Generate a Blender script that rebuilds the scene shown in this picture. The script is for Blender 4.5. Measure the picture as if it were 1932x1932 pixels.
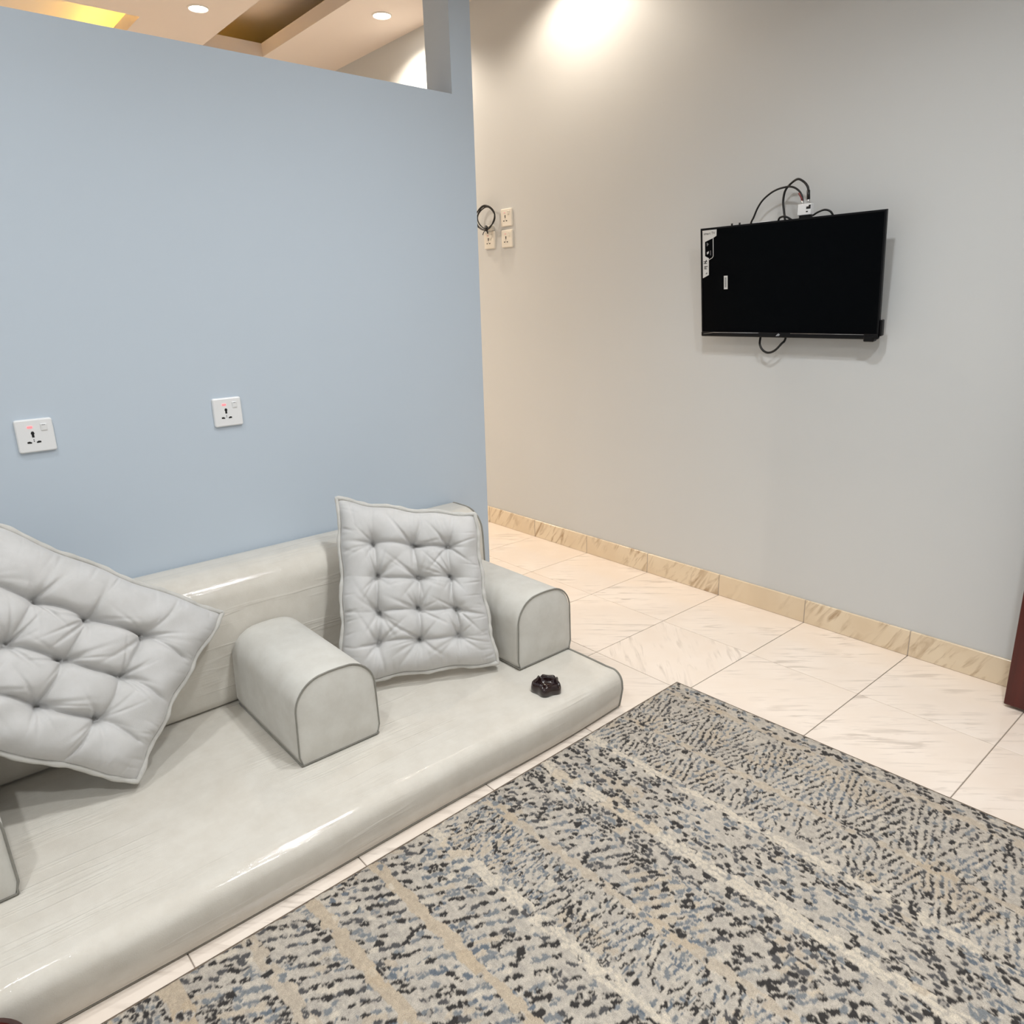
import bpy, bmesh, math, random
import numpy as np
from mathutils import Vector, Matrix

# ------------------------------------------------------------------ clear
for o in list(bpy.data.objects):
    bpy.data.objects.remove(o, do_unlink=True)
scene = bpy.context.scene
COL = scene.collection
random.seed(7)

# ------------------------------------------------------------------ camera
cam_d = bpy.data.cameras.new('camera')
cam_d.sensor_fit = 'HORIZONTAL'
cam_d.sensor_width = 36.0
cam_d.lens = 36.0 * 1380.44 / 1932.0
cam_d.clip_start = 0.02
cam = bpy.data.objects.new('camera', cam_d)
COL.objects.link(cam)
R_ = Vector((0.65504997, 0.75514738, -0.02572876))
U_ = Vector((-0.19266379, 0.1998576, 0.96069642))
F_ = Vector((-0.73060947, 0.62434716, -0.27640627))
M = Matrix.Identity(4)
for i in range(3):
    M[i][0], M[i][1], M[i][2] = R_[i], U_[i], -F_[i]
M.translation = Vector((2.50295, -2.65504, 1.27590))
cam.matrix_world = M
scene.camera = cam

# ------------------------------------------------------------------ world, lights, exposure
w = bpy.data.worlds.new('world')
scene.world = w
w.use_nodes = True
w.node_tree.nodes['Background'].inputs[0].default_value = (0.75, 0.85, 1.0, 1)
w.node_tree.nodes['Background'].inputs[1].default_value = 0.3
vs = scene.view_settings
vs.view_transform = 'Standard'
vs.look = 'None'
vs.exposure = 0.42
vs.gamma = 1.0
vs.use_curve_mapping = False

CEIL = 2.735


def disk_lamp(name, loc, power, col, size=0.09, spread=160):
    d = bpy.data.lights.new(name, 'AREA')
    d.shape = 'DISK'
    d.size = size
    d.energy = power
    d.color = col
    d.spread = math.radians(spread)
    o = bpy.data.objects.new(name, d)
    o.location = loc
    COL.objects.link(o)
    return o


NEUTRAL = (0.935, 0.975, 1.0)
WARM = (1.0, 0.87, 0.72)
for n_, (x, y, p, s) in enumerate([(1.45, -1.30, 10, .14), (1.0, -2.75, 5.5, .14), (2.4, -1.5, 14.5, .14), (2.3, -3.3, 13, .14)]):
    disk_lamp('ceiling_lamp_light', (x, y, CEIL - 0.012), p, NEUTRAL, s, 140)


def spot_lamp(loc, power, col, ang=146):
    d = bpy.data.lights.new('downlight_or_fill', 'SPOT')
    d.energy = power
    d.color = col
    d.spot_size = math.radians(ang)
    d.spot_blend = 0.5
    d.shadow_soft_size = 0.03
    o = bpy.data.objects.new('downlight_or_fill', d)
    o.location = loc
    COL.objects.link(o)
    return o


spot_lamp((-0.02, -0.26, CEIL - .015), 20, WARM)

# ------------------------------------------------------------------ helpers


def srgb(r, g, b):
    def f(c):
        c /= 255.0
        return c / 12.92 if c <= 0.04045 else ((c + 0.055) / 1.055) ** 2.4
    return (f(r), f(g), f(b), 1.0)


class NT:
    """small helper for node materials"""

    def __init__(self, name):
        self.m = bpy.data.materials.new(name)
        self.m.use_nodes = True
        self.t = self.m.node_tree
        self.b = self.t.nodes['Principled BSDF']

    def n(self, typ, **kw):
        nd = self.t.nodes.new(typ)
        for k, v in kw.items():
            if k.startswith('i_'):
                nd.inputs[k[2:].replace('_', ' ')].default_value = v
            elif k.startswith('x'):
                nd.inputs[int(k[1:])].default_value = v
            else:
                setattr(nd, k, v)
        return nd

    def l(self, a, b):
        self.t.links.new(a, b)

    def set(self, **kw):
        for k, v in kw.items():
            self.b.inputs[k.replace('_', ' ')].default_value = v


def ramp(nt, stops):
    r = nt.n('ShaderNodeValToRGB')
    e = r.color_ramp.elements
    while len(e) < len(stops):
        e.new(0.5)
    for i, (p, c) in enumerate(stops):
        e[i].position = p
        e[i].color = c
    return r


def plain(name, col, rough=0.6, noise=0.03, nscale=8.0, bump=0.0, bscale=200.0, **kw):
    nt = NT(name)
    tc = nt.n('ShaderNodeTexCoord')
    nz = nt.n('ShaderNodeTexNoise', i_Scale=nscale, i_Detail=4.0)
    nt.l(tc.outputs['Object'], nz.inputs['Vector'])
    c1 = tuple(max(0, c * (1 - noise)) for c in col[:3]) + (1,)
    c2 = tuple(min(1, c * (1 + noise)) for c in col[:3]) + (1,)
    r = ramp(nt, [(0.3, c1), (0.7, c2)])
    nt.l(nz.outputs['Fac'], r.inputs['Fac'])
    nt.l(r.outputs['Color'], nt.b.inputs['Base Color'])
    nt.set(Roughness=rough)
    if bump:
        bz = nt.n('ShaderNodeTexNoise', i_Scale=bscale, i_Detail=3.0)
        nt.l(tc.outputs['Object'], bz.inputs['Vector'])
        bp = nt.n('ShaderNodeBump', i_Strength=bump, i_Distance=0.002)
        nt.l(bz.outputs['Fac'], bp.inputs['Height'])
        nt.l(bp.outputs['Normal'], nt.b.inputs['Normal'])
    nt.set(**kw)
    return nt.m


def emit(name, col, strength):
    nt = NT(name)
    nt.set(Base_Color=col, Emission_Color=col, Emission_Strength=strength)
    return nt.m


MAT = {}
MAT['wall_paint'] = plain('wall_paint_greige', srgb(203, 204, 203), 0.75, 0.012, 1.2, 0.05, 60)
MAT['blue_paint'] = plain('wall_paint_blue_grey', srgb(195, 206, 217), 0.7, 0.012, 1.0, 0.05, 60)
MAT['ceil_paint'] = plain('ceiling_paint', srgb(226, 214, 204), 0.85, 0.01, 1.5)
MAT['grout'] = plain('grout', srgb(172, 160, 148), 0.8, 0.08, 30)
MAT['plastic'] = plain('white_plastic', srgb(236, 236, 236), 0.3, 0.01)
MAT['ivory'] = plain('ivory_plastic', srgb(232, 226, 214), 0.35, 0.01)
MAT['slot'] = plain('slot_black', srgb(12, 12, 14), 0.5)
MAT['black'] = plain('black_plastic', srgb(7, 7, 9), 0.35, 0.05, Specular_IOR_Level=0.25)
MAT['screen'] = plain('tv_screen', srgb(2, 3, 5), 0.3, 0.02, Specular_IOR_Level=0.06)
MAT['tvback'] = plain('tv_back_plastic', srgb(16, 16, 18), 0.6)
MAT['cable'] = plain('black_cable_rubber', srgb(12, 12, 13), 0.45)
MAT['redcable'] = plain('red_connector', srgb(120, 40, 44), 0.45)
MAT['silver'] = plain('silver_metal', srgb(190, 190, 190), 0.3, Metallic=0.9)
MAT['sticker'] = plain('sticker_paper', srgb(214, 214, 212), 0.5, 0.01)
MAT['ink'] = plain('sticker_ink', srgb(38, 38, 40), 0.5)
MAT['inkgrey'] = plain('sticker_grey_ink', srgb(120, 120, 122), 0.5)
MAT['ash'] = plain('ashtray_glaze', srgb(30, 8, 8), 0.12, 0.2, 30, Coat_Weight=0.6)
MAT['trim'] = plain('downlight_trim', srgb(238, 232, 224), 0.4)
MAT['neon'] = emit('socket_neon', srgb(255, 96, 100), 1.6)
MAT['neon_plate'] = plain('socket_neon_lens', srgb(240, 188, 190), 0.3)
MAT['lamp'] = emit('downlight_lens', (1.0, 0.94, 0.84, 1), 30.0)
MAT['led'] = emit('led_strip', (1.0, 0.66, 0.12, 1), 26.0)


def make_fabric(name, col, col2, coat, bumpd=0.0006):
    nt = NT(name)
    tc = nt.n('ShaderNodeTexCoord')
    n1 = nt.n('ShaderNodeTexNoise', i_Scale=14.0, i_Detail=6.0, i_Roughness=0.65)
    nt.l(tc.outputs['Object'], n1.inputs['Vector'])
    r = ramp(nt, [(0.32, col2), (0.62, col)])
    nt.l(n1.outputs['Fac'], r.inputs['Fac'])
    nt.l(r.outputs['Color'], nt.b.inputs['Base Color'])
    n2 = nt.n('ShaderNodeTexNoise', i_Scale=420.0, i_Detail=2.0)
    nt.l(tc.outputs['Object'], n2.inputs['Vector'])
    bp = nt.n('ShaderNodeBump', i_Strength=0.35, i_Distance=bumpd)
    nt.l(n2.outputs['Fac'], bp.inputs['Height'])
    nt.l(bp.outputs['Normal'], nt.b.inputs['Normal'])
    nt.set(Roughness=0.85, Sheen_Weight=0.25, Sheen_Roughness=0.5)
    if coat:
        # clear protective film over the fabric, with long creases
        mp = nt.n('ShaderNodeMapping')
        mp.inputs['Rotation'].default_value = (0, 0, math.radians(9))
        mp.inputs['Scale'].default_value = (26.0, 1.6, 16.0)
        nt.l(tc.outputs['Object'], mp.inputs['Vector'])
        n3 = nt.n('ShaderNodeTexNoise', i_Scale=1.0, i_Detail=3.0, i_Distortion=0.4)
        nt.l(mp.outputs['Vector'], n3.inputs['Vector'])
        b2 = nt.n('ShaderNodeBump', i_Strength=0.45, i_Distance=0.008)
        nt.l(n3.outputs['Fac'], b2.inputs['Height'])
        nt.l(b2.outputs['Normal'], nt.b.inputs['Coat Normal'])
        mp4 = nt.n('ShaderNodeMapping')
        mp4.inputs['Rotation'].default_value = (0, 0, math.radians(-7))
        mp4.inputs['Scale'].default_value = (9.0, 0.55, 7.0)
        nt.l(tc.outputs['Object'], mp4.inputs['Vector'])
        n4 = nt.n('ShaderNodeTexNoise', i_Scale=1.0, i_Detail=4.0, i_Roughness=0.6)
        nt.l(mp4.outputs['Vector'], n4.inputs['Vector'])
        r4 = ramp(nt, [(0.47, (0, 0, 0, 1)), (0.495, (1, 1, 1, 1)), (0.52, (0, 0, 0, 1))])
        nt.l(n4.outputs['Fac'], r4.inputs['Fac'])
        n5 = nt.n('ShaderNodeTexNoise', i_Scale=2.2)
        nt.l(tc.outputs['Object'], n5.inputs['Vector'])
        r5 = ramp(nt, [(0.48, (0, 0, 0, 1)), (0.6, (1, 1, 1, 1))])
        nt.l(n5.outputs['Fac'], r5.inputs['Fac'])
        m4 = nt.n('ShaderNodeMath', operation='MULTIPLY')
        nt.l(r4.outputs['Color'], m4.inputs[0])
        nt.l(r5.outputs['Color'], m4.inputs[1])
        b4 = nt.n('ShaderNodeBump', i_Strength=0.3, i_Distance=0.003)
        nt.l(m4.outputs[0], b4.inputs['Height'])
        nt.l(bp.outputs['Normal'], b4.inputs['Normal'])
        nt.l(b4.outputs['Normal'], nt.b.inputs['Normal'])
        nt.l(b4.outputs['Normal'], b2.inputs['Normal'])
        nt.set(Coat_Weight=0.75, Coat_Roughness=0.07, Coat_IOR=1.45)
    return nt.m


MAT['velvet'] = make_fabric('cushion_velvet', srgb(203, 201, 199), srgb(195, 193, 190), False)
MAT['piping'] = make_fabric('piping_cloth', srgb(203, 200, 194), srgb(188, 185, 178), False)
MAT['armvelvet'] = make_fabric('armrest_velvet', srgb(207, 204, 196), srgb(197, 193, 184), False)
MAT['seam'] = make_fabric('seam_cord', srgb(140, 137, 128), srgb(122, 119, 110), False)
MAT['film'] = make_fabric('film_covered_fabric', srgb(213, 207, 196), srgb(205, 198, 186), True)


def make_marble(name, base, base2, vein, rot, rot_axis, s_along, s_across, lo, hi, rough, strength):
    nt = NT(name)
    tc = nt.n('ShaderNodeTexCoord')
    oi = nt.n('ShaderNodeObjectInfo')
    mul = nt.n('ShaderNodeMath', operation='MULTIPLY', x1=53.0)
    nt.l(oi.outputs['Random'], mul.inputs[0])
    add = nt.n('ShaderNodeVectorMath', operation='ADD')
    rt = nt.n('ShaderNodeVectorRotate')
    rt.rotation_type = rot_axis
    rt.inputs['Angle'].default_value = rot
    nt.l(tc.outputs['Object'], rt.inputs['Vector'])
    nt.l(rt.outputs['Vector'], add.inputs[0])
    nt.l(mul.outputs[0], add.inputs[1])
    mp = nt.n('ShaderNodeMapping')
    mp.inputs['Scale'].default_value = (s_along, s_across, s_across)
    nt.l(add.outputs[0], mp.inputs['Vector'])
    n1 = nt.n('ShaderNodeTexNoise', i_Scale=1.0, i_Detail=5.0, i_Roughness=0.55, i_Distortion=0.9)
    nt.l(mp.outputs['Vector'], n1.inputs['Vector'])
    r1 = ramp(nt, [(lo, (0, 0, 0, 1)), (hi, (1, 1, 1, 1))])
    nt.l(n1.outputs['Fac'], r1.inputs['Fac'])
    n2 = nt.n('ShaderNodeTexNoise', i_Scale=5.0, i_Detail=3.0)
    nt.l(add.outputs[0], n2.inputs['Vector'])
    r2 = ramp(nt, [(0.35, base2), (0.65, base)])
    nt.l(n2.outputs['Fac'], r2.inputs['Fac'])
    r3 = ramp(nt, [(0.42, (0, 0, 0, 1)), (0.6, (1, 1, 1, 1))])
    nt.l(n2.outputs['Fac'], r3.inputs['Fac'])
    mm = nt.n('ShaderNodeMath', operation='MULTIPLY')
    nt.l(r1.outputs['Color'], mm.inputs[0])
    nt.l(r3.outputs['Color'], mm.inputs[1])
    m2 = nt.n('ShaderNodeMath', operation='MULTIPLY', x1=strength)
    nt.l(mm.outputs[0], m2.inputs[0])
    mix = nt.n('ShaderNodeMix', data_type='RGBA')
    nt.l(m2.outputs[0], mix.inputs[0])
    nt.l(r2.outputs['Color'], mix.inputs[6])
    mix.inputs[7].default_value = vein
    nt.l(mix.outputs[2], nt.b.inputs['Base Color'])
    nt.set(Roughness=rough, Specular_IOR_Level=0.5)
    return nt.m


MAT['tile'] = make_marble('marble_tile', srgb(240, 227, 214), srgb(235, 220, 205), srgb(176, 160, 146),
                          math.radians(-46), 'Z_AXIS', 5.0, 44.0, 0.52, 0.66, 0.10, 0.5)
MAT['skirt'] = make_marble('marble_skirting', srgb(230, 213, 186), srgb(221, 201, 172), srgb(160, 128, 92),
                           math.radians(58), 'Y_AXIS', 6.0, 30.0, 0.50, 0.64, 0.2, 0.75)

nt = NT('door_lacquer')
tc = nt.n('ShaderNodeTexCoord')
mp = nt.n('ShaderNodeMapping')
mp.inputs['Scale'].default_value = (30, 30, 1.5)
nt.l(tc.outputs['Object'], mp.inputs['Vector'])
nz = nt.n('ShaderNodeTexNoise', i_Scale=1.5, i_Detail=5.0)
nt.l(mp.outputs['Vector'], nz.inputs['Vector'])
rr = ramp(nt, [(0.3, srgb(66, 20, 14)), (0.7, srgb(84, 27, 19))])
nt.l(nz.outputs['Fac'], rr.inputs['Fac'])
nt.l(rr.outputs['Color'], nt.b.inputs['Base Color'])
nt.set(Roughness=0.3)
MAT['door'] = nt.m
MAT['pot'] = plain('dark_wood', srgb(66, 44, 38), 0.35, 0.25, 25)
MAT['potin'] = plain('red_wood', srgb(104, 44, 40), 0.35, 0.25, 25)


def new_obj(name, me, mat, parent=None, smooth=False):
    if mat is not None and not me.materials:
        me.materials.append(mat)
    if smooth:
        me.polygons.foreach_set('use_smooth', [True] * len(me.polygons))
    o = bpy.data.objects.new(name, me)
    COL.objects.link(o)
    if parent is not None:
        o.parent = parent
    return o


def empty(name, loc=(0, 0, 0), rz=0.0):
    o = bpy.data.objects.new(name, None)
    o.empty_display_size = 0.05
    o.location = loc
    o.rotation_euler = (0, 0, rz)
    COL.objects.link(o)
    return o


def tag(o, label=None, cat=None, group=None, kind=None):
    if label:
        o['label'] = label
    if cat:
        o['category'] = cat
    if group:
        o['group'] = group
    if kind:
        o['kind'] = kind
    return o


def mesh(name, verts, faces):
    me = bpy.data.meshes.new(name)
    me.from_pydata([tuple(v) for v in verts], [], [tuple(f) for f in faces])
    me.update()
    return me


def box_me(name, x0, x1, y0, y1, z0, z1, bev=0.0, seg=2):
    bm = bmesh.new()
    bmesh.ops.create_cube(bm, size=1.0)
    for v in bm.verts:
        v.co = Vector(((x0 + x1) / 2 + v.co.x * (x1 - x0), (y0 + y1) / 2 + v.co.y * (y1 - y0), (z0 + z1) / 2 + v.co.z * (z1 - z0)))
    if bev:
        bmesh.ops.bevel(bm, geom=list(bm.edges), offset=bev, segments=seg, profile=0.5, affect='EDGES')
    me = bpy.data.meshes.new(name)
    bm.to_mesh(me)
    bm.free()
    return me


def box(name, x0, x1, y0, y1, z0, z1, mat, parent=None, bev=0.0, seg=2):
    return new_obj(name, box_me(name, x0, x1, y0, y1, z0, z1, bev, seg), mat, parent)


def boxes(name, lst, mat, parent=None):
    vs_, fs = [], []
    for (x0, x1, y0, y1, z0, z1) in lst:
        b = len(vs_)
        vs_ += [(x0, y0, z0), (x1, y0, z0), (x1, y1, z0), (x0, y1, z0), (x0, y0, z1), (x1, y0, z1), (x1, y1, z1), (x0, y1, z1)]
        fs += [tuple(b + i for i in f) for f in ((0, 3, 2, 1), (4, 5, 6, 7), (0, 1, 5, 4), (1, 2, 6, 5), (2, 3, 7, 6), (3, 0, 4, 7))]
    return new_obj(name, mesh(name, vs_, fs), mat, parent)


def catmull(pts, n=10, closed=False):
    P = [Vector(p) for p in pts]
    out = []
    m = len(P)
    rng = range(m) if closed else range(m - 1)
    for i in rng:
        if closed:
            p0, p1, p2, p3 = P[(i - 1) % m], P[i], P[(i + 1) % m], P[(i + 2) % m]
        else:
            p0, p1, p2, p3 = P[max(i - 1, 0)], P[i], P[i + 1], P[min(i + 2, m - 1)]
        for k in range(n):
            t = k / n
            out.append(0.5 * ((2 * p1) + (p2 - p0) * t + (2 * p0 - 5 * p1 + 4 * p2 - p3) * t * t + (3 * p1 - p0 - 3 * p2 + p3) * t ** 3))
    if not closed:
        out.append(P[-1])
    return out


def tube_me(name, pts, r, seg=8, closed=False, rfun=None):
    P = [Vector(p) for p in pts]
    m = len(P)
    vs_, fs = [], []
    up = None
    for i in range(m):
        if closed:
            d = P[(i + 1) % m] - P[i - 1]
        else:
            d = P[min(i + 1, m - 1)] - P[max(i - 1, 0)]
        d.normalize()
        if up is None:
            up = Vector((0, 0, 1)) if abs(d.z) < 0.9 else Vector((1, 0, 0))
        a = up - d * up.dot(d)
        if a.length < 1e-5:
            a = Vector((1, 0, 0)) - d * d.x
        a.normalize()
        up = a
        b = d.cross(a)
        rr_ = r * (rfun(i / m) if rfun else 1.0)
        for k in range(seg):
            t = 2 * math.pi * k / seg
            vs_.append(P[i] + a * math.cos(t) * rr_ + b * math.sin(t) * rr_)
    n = m if closed else m - 1
    for i in range(n):
        j = (i + 1) % m
        for k in range(seg):
            k2 = (k + 1) % seg
            fs.append((i * seg + k, i * seg + k2, j * seg + k2, j * seg + k))
    if not closed:
        fs.append(tuple(range(seg - 1, -1, -1)))
        fs.append(tuple((m - 1) * seg + k for k in range(seg)))
    return mesh(name, vs_, fs)


def tube(name, pts, r, mat, parent=None, seg=8, closed=False, rfun=None):
    return new_obj(name, tube_me(name, pts, r, seg, closed, rfun), mat, parent, True)


def lathe(name, prof, mat, parent=None, seg=48, loc=(0, 0, 0)):
    vs_, fs = [], []
    m = len(prof)
    for (r, z) in prof:
        for k in range(seg):
            t = 2 * math.pi * k / seg
            vs_.append((loc[0] + r * math.cos(t), loc[1] + r * math.sin(t), loc[2] + z))
    for i in range(m - 1):
        for k in range(seg):
            k2 = (k + 1) % seg
            fs.append((i * seg + k, i * seg + k2, (i + 1) * seg + k2, (i + 1) * seg + k))
    return new_obj(name, mesh(name, vs_, fs), mat, parent, True)


def prism(name, poly, d0, d1, mat, parent=None, axis='y'):
    """polygon (a,b) extruded from d0 to d1; axis y: (x,z) polygon, axis x: (y,z), axis z: (x,y)"""
    n = len(poly)

    def P(a, b, d):
        return {'y': (a, d, b), 'x': (d, a, b), 'z': (a, b, d)}[axis]
    vs_ = [P(a, b, d0) for a, b in poly] + [P(a, b, d1) for a, b in poly]
    fs = [tuple(range(n)), tuple(range(2 * n - 1, n - 1, -1))]
    fs += [(i, i + n, (i + 1) % n + n, (i + 1) % n) for i in range(n)]
    me = mesh(name, vs_, fs)
    bm = bmesh.new()
    bm.from_mesh(me)
    bmesh.ops.recalc_face_normals(bm, faces=bm.faces)
    bm.to_mesh(me)
    bm.free()
    return new_obj(name, me, mat, parent)


def text_mesh(name, body, size, mat, parent, loc, rot, extrude=0.0001):
    c = bpy.data.curves.new(name, 'FONT')
    c.body = body
    c.size = size
    c.extrude = extrude
    c.resolution_u = 3
    t = bpy.data.objects.new(name, c)
    COL.objects.link(t)
    dg = bpy.context.evaluated_depsgraph_get()
    me = bpy.data.meshes.new_from_object(t.evaluated_get(dg))
    bpy.data.objects.remove(t, do_unlink=True)
    me.materials.clear()
    o = new_obj(name, me, mat, parent)
    o.location = loc
    o.rotation_euler = rot
    return o


# ------------------------------------------------------------------ room shell
XR, YF, XL = 2.80, -4.40, -4.00
XP, TP = 0.25, 0.146                     # partition face, thickness
floor = box('floor', XL, XR, YF, 0.0, -0.10, -0.0035, MAT['grout'])
tag(floor, kind='structure')
tile_me = box_me('tile', -0.1988, 0.1988, -0.1988, 0.1988, -0.0034, 0.0, 0.0012, 1)
tile_me.materials.append(MAT['tile'])
for i in range(-10, 7):
    for j in range(11):
        t = bpy.data.objects.new('tile', tile_me)
        t.location = (0.4 * i + 0.2, -0.4 * j - 0.2, 0)
        if (i, j) in ((2, 1), (-1, 3), (4, 5), (5, 2)):
            t.rotation_euler = (0, 0, math.pi / 2)
        elif (i * 7 + j * 3) % 2:
            t.rotation_euler = (0, 0, math.pi)
        COL.objects.link(t)
        t.parent = floor

tag(box('wall_back', XL - .12, XR + .12, 0.0, 0.12, -0.1, 3.05, MAT['wall_paint']), kind='structure')
tag(box('wall_right', XR, XR + 0.12, YF - .12, 0.0, -0.1, 3.05, MAT['wall_paint']), kind='structure')
tag(box('wall_front', XL - .12, XR, YF - 0.12, YF, -0.1, 3.05, MAT['wall_paint']), kind='structure')
tag(box('wall_far', XL - 0.12, XL, YF, 0.0, -0.1, 3.05, MAT['wall_paint']), kind='structure')
# partition with an opening above: lower wall, full height pier at its end, pier at the near end
PE, PO = -0.860, -0.951
part = boxes('wall_left', [(XP - TP, XP, YF, PE, -0.0, 1.968), (XP - TP, XP, PO, PE, 1.968, CEIL), (XP - TP, XP, YF, YF + .1, 1.968, CEIL)], MAT['blue_paint'])
tag(part, kind='structure')

# suspended ceiling with two cove recesses, slab above
A = (-2.246, 0.0, -0.838, -0.482)        # recess over the far side, light off
zc0, zc1, zu = CEIL, CEIL + 0.072, CEIL + 0.21
r1x, r1y = -2.0, -1.24                   # edge of the lit recess
ceil = boxes('ceiling', [
    (XL, XR, A[3], 0.0, zc0, zc1),
    (XL, A[0], A[2], A[3], zc0, zc1),
    (A[1], XR, A[2], A[3], zc0, zc1),
    (XL, XR, r1y, A[2], zc0, zc1),
    (r1x, XR, YF, r1y, zc0, zc1),
    (XL, r1x, YF, -3.2, zc0, zc1),
    (XL, -3.6, -3.2, r1y, zc0, zc1),
    (XL, XR, YF, 0.0, zu, zu + 0.08)], MAT['ceil_paint'])
tag(ceil, kind='structure')
tag(boxes('trim_1', [(-3.55, r1x - .02, r1y + 0.05, r1y + 0.062, zc1, zc1 + 0.01), (r1x + 0.05, r1x + 0.062, -3.1, r1y, zc1, zc1 + 0.01)], MAT['led']), kind='structure')

# skirting of tile pieces
sk = empty('baseboard_back', (0, 0, 0))
tag(sk, kind='structure')
sk_me = box_me('skirting_tile', -0.1985, 0.1985, -0.010, -0.0005, 0.0005, 0.0965, 0.0012, 1)
sk_me.materials.append(MAT['skirt'])
for i in range(-10, 7):
    t = bpy.data.objects.new('skirting_tile', sk_me)
    t.location = (0.4 * i + 0.2, 0, 0)
    COL.objects.link(t)
    t.parent = sk
box('joint', XL, XR, -0.0085, -0.0003, 0.001, 0.095, MAT['grout'], sk)

# open door leaf standing in front of the wall
dr = empty('door_1', (1.945, -0.15, 0))
tag(dr, kind='structure')
box('leaf', 0, 0.82, -0.0, 0.042, 0.010, 2.06, MAT['door'], dr, 0.003)
for z0, z1 in ((0.18, 0.92), (1.08, 1.92)):
    box('panel', 0.13, 0.69, -0.006, 0.0, z0, z1, MAT['door'], dr, 0.004)
for z in (0.25, 1.05, 1.8):
    tube('hinge', [(0.832, 0.03, z - .05), (0.832, 0.03, z + .05)], 0.009, MAT['silver'], dr)
box('door_frame', 0.84, 0.852, -0.06, 0.06, 0.0, 2.08, MAT['door'], dr, 0.002)

# ------------------------------------------------------------------ ceiling downlights in view, then added unseen fill spots


def downlight(x, y, label, power):
    d = empty('downlight', (x, y, CEIL))
    tag(d, label, 'ceiling light', 'recessed downlights beyond the partition')
    lathe('trim_ring', [(0.044, -0.001), (0.045, -0.006), (0.048, -0.007), (0.052, -0.003), (0.052, 0.0)], MAT['trim'], d)
    lathe('lens', [(0.0005, -0.0045), (0.026, -0.005), (0.044, -0.003)], MAT['lamp'], d)
    spot_lamp((x, y, CEIL - 0.015), power, WARM)


downlight(-1.708, -1.043, 'glowing recessed ceiling downlight between the two ceiling recesses', 44)
downlight(-1.245, -0.257, 'glowing recessed ceiling downlight close to the wall, beside the partition pier', 34)
for x, y in ((-1.7, -2.6), (-3.0, -1.04), (-3.0, -2.6)):  # added fill spots, no fixtures: their bounce brightens the ceiling beyond the partition
    spot_lamp((x, y, CEIL - 0.015), 62, WARM)

# ------------------------------------------------------------------ sofa pieces


def hash_noise(y, seed, scale):
    rng = np.random.RandomState(seed)
    ph = rng.rand(6) * 6.28
    fr = scale * (0.6 + rng.rand(6) * 2.2)
    am = 1 / np.arange(1, 7)
    return sum(a * np.sin(f * y + p) for a, f, p in zip(am, fr, ph)) / 1.8


def loft(name, rings, mat, parent=None, cap=True):
    """rings: list of lists of points (same count), open profile closed to a loop"""
    n = len(rings[0])
    vs_ = [p for r in rings for p in r]
    fs = []
    for i in range(len(rings) - 1):
        for k in range(n):
            k2 = (k + 1) % n
            fs.append((i * n + k, i * n + k2, (i + 1) * n + k2, (i + 1) * n + k))
    if cap:
        fs.append(tuple(range(n - 1, -1, -1)))
        fs.append(tuple((len(rings) - 1) * n + k for k in range(n)))
    me = mesh(name, vs_, fs)
    bm = bmesh.new()
    bm.from_mesh(me)
    bmesh.ops.recalc_face_normals(bm, faces=bm.faces)
    bm.to_mesh(me)
    bm.free()
    me.polygons.foreach_set('use_smooth', [len(p.vertices) == 4 for p in me.polygons])
    return new_obj(name, me, mat, parent)


def arc(cx, cz, r, a0, a1, n, rz=None):
    rz = rz or r
    return [(cx + r * math.cos(math.radians(a0 + (a1 - a0) * i / n)), cz + rz * math.sin(math.radians(a0 + (a1 - a0) * i / n))) for i in range(n + 1)]


SEAT_Y0, SEAT_Y1 = -1.032, -3.60
SZ = 0.130
# seat mattress
seat = empty('floor_mattress', (0.7, -2.3, 0))
tag(seat, 'long low beige floor sofa seat mattress under clear plastic film, on the tiles', 'floor sofa')


def seat_ring(y, shrink=0.0):
    wv = float(hash_noise(np.array(y), 3, 7.0)) * 0.008
    wv2 = float(hash_noise(np.array(y), 9, 13.0)) * 0.007
    xf = 1.118 + 0.022 * (1 - math.exp((y - SEAT_Y0) / 0.45)) + wv * 0.6
    s = shrink
    r = 0.044 + wv2
    prof = [(0.262 + s, 0.004), (0.262 + s, SZ - 0.01 - s)]
    for x in np.linspace(0.30, xf - r - 0.02, 16):
        prof.append((float(x), SZ - s * 1.0 + 0.0015 * math.sin(x * 19 + y * 4) - 0.002 * math.exp(-((x - .95) / .12) ** 2)))
    prof += [(a, b - s * .6) for a, b in arc(xf - r + 0.011, SZ - 0.040, r - s * 0.5, 88, 8, 12, 0.040)]
    prof += [(xf + 0.0125 - s * .5, 0.074), (xf + 0.007 - s * .5, 0.04), (xf + 0.001 - s * .5, 0.010), (xf - 0.006 - s * .5, 0.003)]
    return [(a - 0.7, y + 2.3, b) for a, b in prof]


rings = [seat_ring(SEAT_Y0 - 0.000, 0.010), seat_ring(SEAT_Y0 - 0.003, 0.005), seat_ring(SEAT_Y0 - 0.008, 0.0015)]
rings += [seat_ring(y) for y in np.linspace(SEAT_Y0 - 0.014, SEAT_Y1, 240)]
loft('mattress_cover', rings, MAT['film'], seat)
rg = seat_ring(SEAT_Y0 - 0.004, 0.001)
tube('piping', rg[2:], 0.0035, MAT['seam'], seat, 6)
bot = [(1.119 + 0.022 * (1 - math.exp((y - SEAT_Y0) / 0.45)) + float(hash_noise(np.array(y), 3, 7.0)) * 0.0036 - 0.7 - 0.003, y + 2.3, 0.006) for y in np.linspace(SEAT_Y0 - .006, SEAT_Y1, 120)]
tube('bottom_seam', bot, 0.0022, MAT['seam'], seat, 6)

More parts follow.
